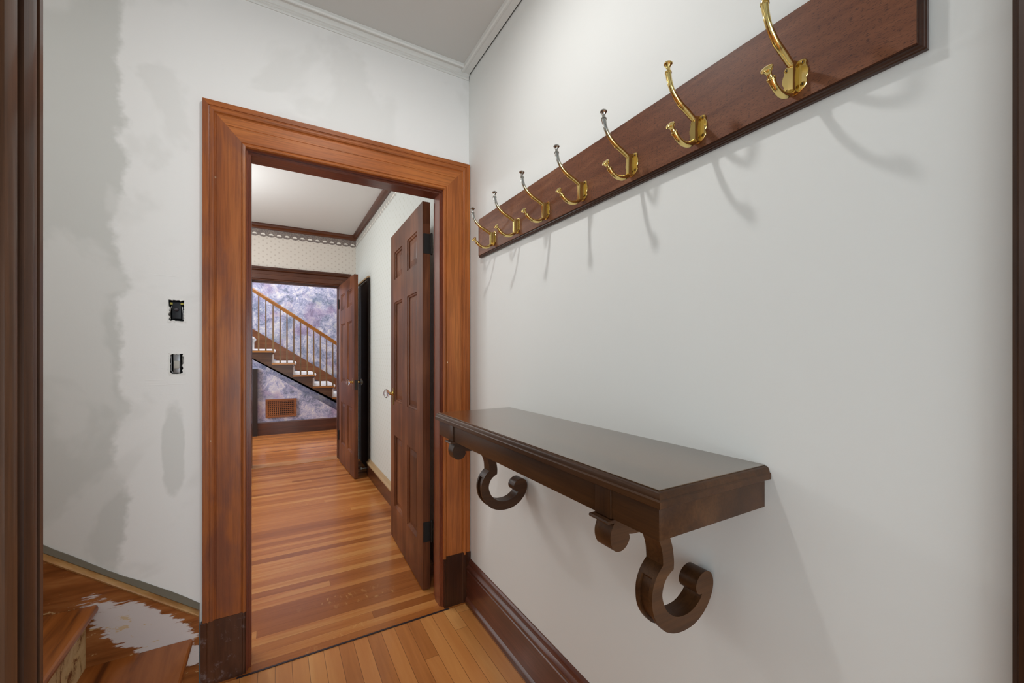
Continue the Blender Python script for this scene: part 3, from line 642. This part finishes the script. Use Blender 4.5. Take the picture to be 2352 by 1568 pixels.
for i, h in enumerate([o for o in rack.children if o.name.startswith('coat_hook')]):
    if h.location.y + rk[1] > 0.7:
        for c in h.children:
            if c.name.startswith('upper_prong'): tipped(c)

# ================================================================== WALL SHELF
sl = (XW, 0.977, 0.934)
shelf = empty('wall_shelf', sl); tag(shelf, 'dark wood wall shelf on two scroll brackets, below the hook rail', 'shelf')
def SP(x, y, z): return (x-sl[0], y-sl[1], z-sl[2])
def ring(z, i): return [SP(0.530+i, 0.447+i, z), SP(XW-0.0005, 0.447+i, z), SP(XW-0.0005, 1.507-i, z), SP(0.530+i, 1.507-i, z)]
m = MB(); m.loft([ring(0.992, 0.0015), ring(0.9935, 0), ring(1.0035, 0), ring(1.005, 0.001), ring(1.0062, 0.0028), ring(1.0085, 0.0030), ring(1.0125, 0.0040), ring(1.0155, 0.0060), ring(1.0172, 0.0092), ring(1.0172, 0.0112)])
m.build('moulded_edge', W_shelf('y'), shelf, smooth=True, angle=30)
m = MB(); m.loft([ring(1.0165, 0.0114), ring(1.0186, 0.0114), ring(1.0190, 0.0122)]); m.build('shelf_top', shelf_top_mat(), shelf)
m = MB(); m.box(0.543-sl[0], XW-0.0005-sl[0], 0.459-sl[1], 1.495-sl[1], 0.0, 0.058)
m.build('apron', W_shelf('y'), shelf, bevel=0.0012)
BR = [(.560, .934), (.548, .922), (.541, .907), (.540, .893), (.544, .880), (.552, .871), (.562, .868), (.573, .870), (.583, .877), (.589, .888), (.5875, .8965), (.600, .8945), (.613, .894), (.632, .892), (.650, .886),
      (.664, .875), (.673, .860), (.679, .846), (.682, .832), (.6835, .811), (.674, .803), (.665, .793), (.658, .781), (.653, .768), (.651, .753), (.6515, .738), (.654, .724), (.659, .711), (.667, .698), (.677, .686), (.690, .674), (.705, .666), (.722, .660), (.742, .657),
      (.762, .657), (.782, .660), (.800, .667), (.815, .676), (.829, .689), (.839, .703), (.846, .719), (.8475, .735), (.844, .748), (.836, .758), (.824, .763), (.811, .762), (.800, .757), (.792, .749), (.788, .738), (.790, .727), (.797, .719), (.808, .717),
      (.803, .709), (.793, .701), (.780, .694), (.766, .690), (.750, .689), (.733, .691), (.717, .697), (.703, .707), (.692, .719), (.685, .733), (.681, .749), (.683, .763), (.689, .776), (.700, .787), (.7155, .795), (.7165, .810), (.715, .825), (.711, .845), (.704, .864), (.697, .880), (.692, .900), (.690, .934)]
def smooth_outline(pts, cusps, n=4):
    out = []; idx = [i for i, p in enumerate(pts) if p in cusps]
    for a, b in zip(idx, idx[1:]):
        run = smooth_path([(x, 0, z) for x, z in pts[a:b+1]], n); out += [(v.x, v.z) for v in run[:-1]]
    return out+[pts[-1]]
BR = smooth_outline(BR, {(.560, .934), (.5875, .8965), (.6835, .811), (.808, .717), (.7155, .795), (.690, .934)})
def bracket(y0, y1):
    b = MB(); w = y1-y0
    def prof(k):
        out = []
        for x, z in BR:
            if k and z < 0.786 and (x < 0.69 or (z < 0.672 and x < 0.80)):   # fluted outer face
                dx, dz = x-0.742, z-0.745; q = math.hypot(dx, dz); s = (q-0.0065)/q
                if abs(q) > 0.075: x, z = 0.742+dx*s, 0.745+dz*s
            out.append((x, z))
        return out
    for ya, yb, k in ((y0, y0+0.009, 0), (y0+0.009, y1-0.009, 1), (y1-0.009, y1, 0)):
        b.prism([(x-sl[0], z-sl[2]) for x, z in prof(k)], 'y', ya-sl[1], yb-sl[1])
    o = b.build('bracket', W_shelf('x'), shelf, smooth=True, angle=30)
    MB().prism([(0.530-sl[0], -0.0075), (0.528-sl[0], -0.0045), (0.530-sl[0], -0.0015), (0.575-sl[0], -0.0015), (0.575-sl[0], -0.0075)], 'y', y0-0.004-sl[1], y1+0.004-sl[1]).build('bracket_tab', W_shelf('y'), o)
    MB().box(0.540-sl[0], 0.5435-sl[0], y0-sl[1], y1-sl[1], 0.0, 0.058).build('pilaster_block', W_shelf('z'), o, bevel=0.0008)
bracket(0.568, 0.612); bracket(1.349, 1.393)

# ================================================================== SWITCH + OUTLET BOXES
def box_thing(name, label, x0, x1, z0, z1, kind):
    cx, cz = (x0+x1)/2, (z0+z1)/2; r = empty(name, (cx, YW, cz)); tag(r, label, 'electrical box')
    hw, hh = (x1-x0)/2, (z1-z0)/2
    m = MB(); e = 0.0015
    m.box(-hw, hw, 0.050, 0.052, -hh, hh); m.box(-hw, -hw+e, 0.004, 0.05, -hh, hh); m.box(hw-e, hw, 0.004, 0.05, -hh, hh)
    m.box(-hw, hw, 0.004, 0.05, -hh, -hh+e); m.box(-hw, hw, 0.004, 0.05, hh-e, hh); m.build('metal_box', M_box, r)
    if kind == 'switch':
        MB().box(-0.013, 0.013, 0.004, 0.040, -0.030, 0.030).build('switch_body', M_box, r, bevel=0.002)
        MB().lathe((0.0, 0.004, 0.004), (0, -1, 0), [(0, .0075), (.004, .0070), (.007, .005), (.009, .001)], 14).build('toggle', plain('dark_toggle', lin(58, 54, 60), 0.35), r, smooth=True)
        for s in (-1, 1):
            MB().box(s*0.0155-0.004, s*0.0155+0.004, 0.003, 0.005, 0.022, 0.029).build('terminal', M_tape, r)
            MB().tube([(s*0.018, 0.006, -0.032), (s*0.019, 0.002, -0.012), (s*0.0165, 0.004, 0.010), (s*0.0145, 0.012, 0.020)], 0.0016, 8).build('wire', M_steel if s > 0 else M_chrome, r, smooth=True)
    else:
        MB().box(-0.010, 0.010, 0.002, 0.036, -0.033, 0.036).build('mounting_strap', M_steel, r, bevel=0.0015)
        MB().box(-0.008, 0.008, -0.002, 0.004, -0.017, 0.012).build('receptacle', M_ivory, r, bevel=0.002)
        MB().tube([(-0.017, 0.006, 0.030), (-0.015, 0.003, 0.004), (-0.0165, 0.004, -0.022), (-0.011, 0.005, -0.033)], 0.0017, 8).build('wire', M_steel, r, smooth=True)
        MB().tube([(0.0145, 0.010, 0.030), (0.0165, 0.006, 0.018), (0.0135, 0.008, -0.012)], 0.0017, 8).build('wire', M_chrome, r, smooth=True)
    rnd = random.Random(int(z0*1000)); m = MB(); per = []   # ragged plaster lip round the hole
    for k in range(10): per.append((-hw+2*hw*k/10, -hh))
    for k in range(14): per.append((hw, -hh+2*hh*k/14))
    for k in range(10): per.append((hw-2*hw*k/10, hh))
    for k in range(14): per.append((-hw, hh-2*hh*k/14))
    a = []; b = []; c = []; d = []
    for (px, pz) in per:
        i1 = rnd.uniform(0.0, 0.0055)*(1 if rnd.random() > 0.4 else 0.2); o1 = rnd.uniform(0.003, 0.009); hgt = rnd.uniform(0.0002, 0.0014)
        a.append((px*(1-i1/hw), 0.004, pz*(1-i1/hh))); b.append((px*(1-i1/hw*0.6), -hgt, pz*(1-i1/hh*0.6)))
        c.append((px*(1+o1/hw*0.5), -hgt*0.8, pz*(1+o1/hh*0.5))); d.append((px*(1+o1/hw), 0.0005, pz*(1+o1/hh)))
    m.loft([a, b, c, d], False)
    m.build('plaster_lip', M_plaster, r, smooth=True)
box_thing('switch_box', 'open light switch box without cover in the patched wall, upper of the two', *SW, 'switch')
box_thing('outlet_box', 'open outlet box without cover in the patched wall, lower of the two', *OUT, 'outlet')

# ================================================================== LEFT STAIRCASE
st = empty('narrow_staircase', (-0.30, 1.30, 0)); tag(st, 'narrow worn wooden stairs rising leftwards in the lower left corner', 'staircase')
so = (-0.30, 1.30, 0); M_tread = tread_mat(); M_riser = riser_mat()
Y0s, Y1s = 0.722, YW-0.026
for k in range(6):
    xn = -0.262-0.2535*k; z = 0.1985+0.2020*k
    pts = [(xn-0.285, z-0.026), (xn-0.004, z-0.026), (xn, z-0.020), (xn+0.001, z-0.012), (xn-0.001, z-0.004), (xn-0.006, z), (xn-0.285, z)]
    y0 = Y0s if k else 0.75
    MB().prism([(x-so[0], zz) for x, zz in pts], 'y', y0-so[1], Y1s-so[1]).build('tread', M_tread, st)
    MB().box(xn-0.048-so[0], xn-0.030-so[0], y0-so[1], Y1s-so[1], z-0.2020+0.0005 if k else 0.0, z-0.026).build('riser', M_riser, st)
sk = lambda x: 0.583-0.7675*(x+0.636)                       # top of the skirt board
xs = (-1.95, -0.2445)
MB().prism([(xs[0]-so[0], 0), (xs[1]-so[0], 0), (xs[1]-so[0], sk(xs[1])-0.013), (xs[0]-so[0], sk(xs[0])-0.013)], 'y', YW-0.025-so[1], YW-0.0005-so[1]).build('skirt_board', stringer_mat(), st, loc=(0, 0, 0))
m = MB(); pr = [(-0.0252, -0.0135), (-0.0265, -0.0120), (-0.0275, -0.0095), (-0.0290, -0.0060), (-0.0275, -0.0025), (-0.0200, 0.0), (-0.0060, 0.001), (-0.0005, 0.001), (-0.0005, -0.0135)]
m.loft([[(xx-so[0], YW+d-so[1], sk(xx)+dz) for d, dz in pr] for xx in xs]); m.build('skirt_moulding', wood('pale_moulding', (lin(140, 92, 46), lin(170, 122, 70), lin(196, 156, 104)), 'x', 0.3, 0.3, 0.1), st, smooth=True, angle=30)
m = MB(); rnd = random.Random(4); up = []; lo = []
N = 40
for i in range(N+1):
    xx = xs[0]+(xs[1]-xs[0])*i/N; up.append((xx, sk(xx)+0.026+rnd.uniform(-0.002, 0.002)+0.004*math.sin(i*0.7))); lo.append((xx, sk(xx)+0.003))
m.loft([[(x-so[0], YW-0.004-so[1], z) for x, z in lo], [(x-so[0], YW-0.004-so[1], z) for x, z in up], [(x-so[0], YW-0.0005-so[1], z) for x, z in up]], False, False)
m.build('bare_plaster_strip', plain('bare_grey_plaster', lin(118, 112, 98), 0.8, var=0.1), st)

# ================================================================== FAR STAIRCASE
fs = empty('far_staircase', (0.3, 7.33, 0)); tag(fs, 'brown staircase with thin balusters and golden handrail beyond the far doorway', 'staircase')
fo = (0.3, 7.33, 0)
ST = []
for k in range(-4, 7): ST.append((-0.017+0.2855*k, 1.298-0.1912*k))
W_str = W_dark('x')
for xn, z in ST:
    MB().box(xn-0.315-fo[0], xn-fo[0], -0.028, 0.93, z-0.026, z).build('tread', W_oak('x'), fs)
# string cut to the steps
sl_ = lambda x: 1.048-0.677*(x+0.219)
top = []
for i, (xn, z) in enumerate(ST):
    x0 = ST[i-1][0]-0.03 if i else xn-0.32
    top += [(x0, z-0.0265), (xn-0.03, z-0.0265)]
pol = top + [(top[-1][0], max(0.0, sl_(top[-1][0])))] + [(top[0][0], sl_(top[0][0]))]
MB().prism([(x-fo[0], z) for x, z in pol], 'y', 0.0, 0.04).build('string_board', wood('string_wood', (lin(60, 38, 24), lin(82, 54, 34), lin(104, 72, 46)), 'x', 0.4, 0.1), fs)
run = MB(); pr2 = []
for i, (xn, z) in enumerate(ST):                            # pile folds over each nosing and down each riser
    pr2 += [(xn-0.27, z+0.004), (xn-0.27, z+0.030), (xn-0.03, z+0.030)] if i == 0 else []
    zn = z-0.1912
    pr2 += [(xn-0.01, z+0.030), (xn+0.018, z+0.022), (xn+0.026, z+0.002), (xn+0.018, z-0.020), (xn-0.002, z-0.036), (xn-0.004, zn+0.045), (xn+0.006, zn+0.030)]
inner = [(x-0.024, z-0.026) for x, z in pr2]
run.loft([[(x-fo[0], 0.035, z) for x, z in pr2], [(x-fo[0], 0.90, z) for x, z in pr2], [(x-fo[0], 0.90, z) for x, z in inner], [(x-fo[0], 0.035, z) for x, z in inner], [(x-fo[0], 0.035, z) for x, z in pr2]], False, False)
run.build('carpet_runner', M_runner, fs, smooth=True)['label'] = 'white carpet runner'
M_bal = wood('baluster_wood', (lin(92, 66, 36), lin(116, 86, 50), lin(138, 106, 64)), 'z', 0.4, 0.1)
rail = lambda x: 2.222-0.681*(x+0.287)
RP = [(-0.028, -0.030), (-0.020, -0.034), (0.020, -0.034), (0.028, -0.030), (0.030, -0.006), (0.034, 0.010), (0.026, 0.028), (0.0, 0.034), (-0.026, 0.028), (-0.034, 0.010), (-0.030, -0.006)]
m = MB(); m.loft([[(x-fo[0], 0.045+d, rail(x)+dz) for d, dz in RP] for x in (-1.2, 1.65)]); m.build('handrail', W_oak('x'), fs, smooth=True, angle=30)
for i in range(-8, 19):
    bx = -0.219+0.0952*i; kk = [z for xn, z in ST if xn-0.2855 < bx <= xn-0.004]
    if not kk or kk[0] > 2.0: continue
    zb = kk[0]; zt = rail(bx)-0.03
    m = MB(); q = 0.0105; zz = [(zb, q), (zb+0.10, q), (zb+0.13, q*0.8), (zb+0.18, q), (zt-0.25, q*0.85), (zt-0.02, q*0.72), (zt, q*0.72)]
    m.loft([[(bx-fo[0]+a*r_, 0.045+b*r_, z) for a, b in ((-1, -1), (1, -1), (1, 1), (-1, 1))] for z, r_ in zz]); m.build('baluster', M_bal, fs)
wsk = lambda x: 1.672-0.667*(x+0.323)
MB().prism([(-1.3-fo[0], wsk(-1.3)-0.42), (-1.3-fo[0], wsk(-1.3)), (2.0-fo[0], wsk(2.0)), (2.0-fo[0], max(0, wsk(2.0)-0.42))], 'y', 8.262-fo[1], 8.279-fo[1]).build('wall_skirt', wood('skirt_wood', (lin(104, 60, 32), lin(130, 78, 44), lin(152, 98, 60)), 'x', 0.4, 0.1), fs)
struct(MB().box(-0.33, -0.232, 7.322, 7.40, 0, 1.02).build('trim_closet_post', wood('closet_post', (lin(34, 24, 18), lin(46, 33, 24), lin(60, 44, 32)), 'z', 0.5, 0.05)), 'dark wood post under the slanting stair, beside the register', 'post')
rg = empty('wall_register', (0.083, 7.375, 0.405)); tag(rg, 'wooden wall vent grille with square holes under the far stair', 'vent grille')
W_reg = lambda a: wood('register_wood', (lin(116, 64, 26), lin(142, 82, 38), lin(160, 98, 50)), a, 0.4, 0.1)
m = MB(); hw, hh = 0.212, 0.142
m.box(-hw, hw, -0.022, 0, hh-0.030, hh).box(-hw, hw, -0.022, 0, -hh, -hh+0.030).box(-hw, -hw+0.036, -0.022, 0, -hh+0.03, hh-0.03).box(hw-0.036, hw, -0.022, 0, -hh+0.03, hh-0.03)
m.build('frame', W_reg('x'), rg)
m = MB()
for i in range(13):
    x = -hw+0.036+(2*hw-0.072)*(i+0.5)/13; m.box(x-0.0062, x+0.0062, -0.016, -0.008, -hh+0.03, hh-0.03)
for j in range(7):
    z = -hh+0.03+(2*hh-0.06)*(j+0.5)/7; m.box(-hw+0.036, hw-0.036, -0.012, -0.004, z-0.0072, z+0.0072)
m.build('lattice', W_reg('x'), rg)
MB().box(-hw+0.03, hw-0.03, -0.003, -0.0005, -hh+0.025, hh-0.025).build('backing', M_shadow, rg)
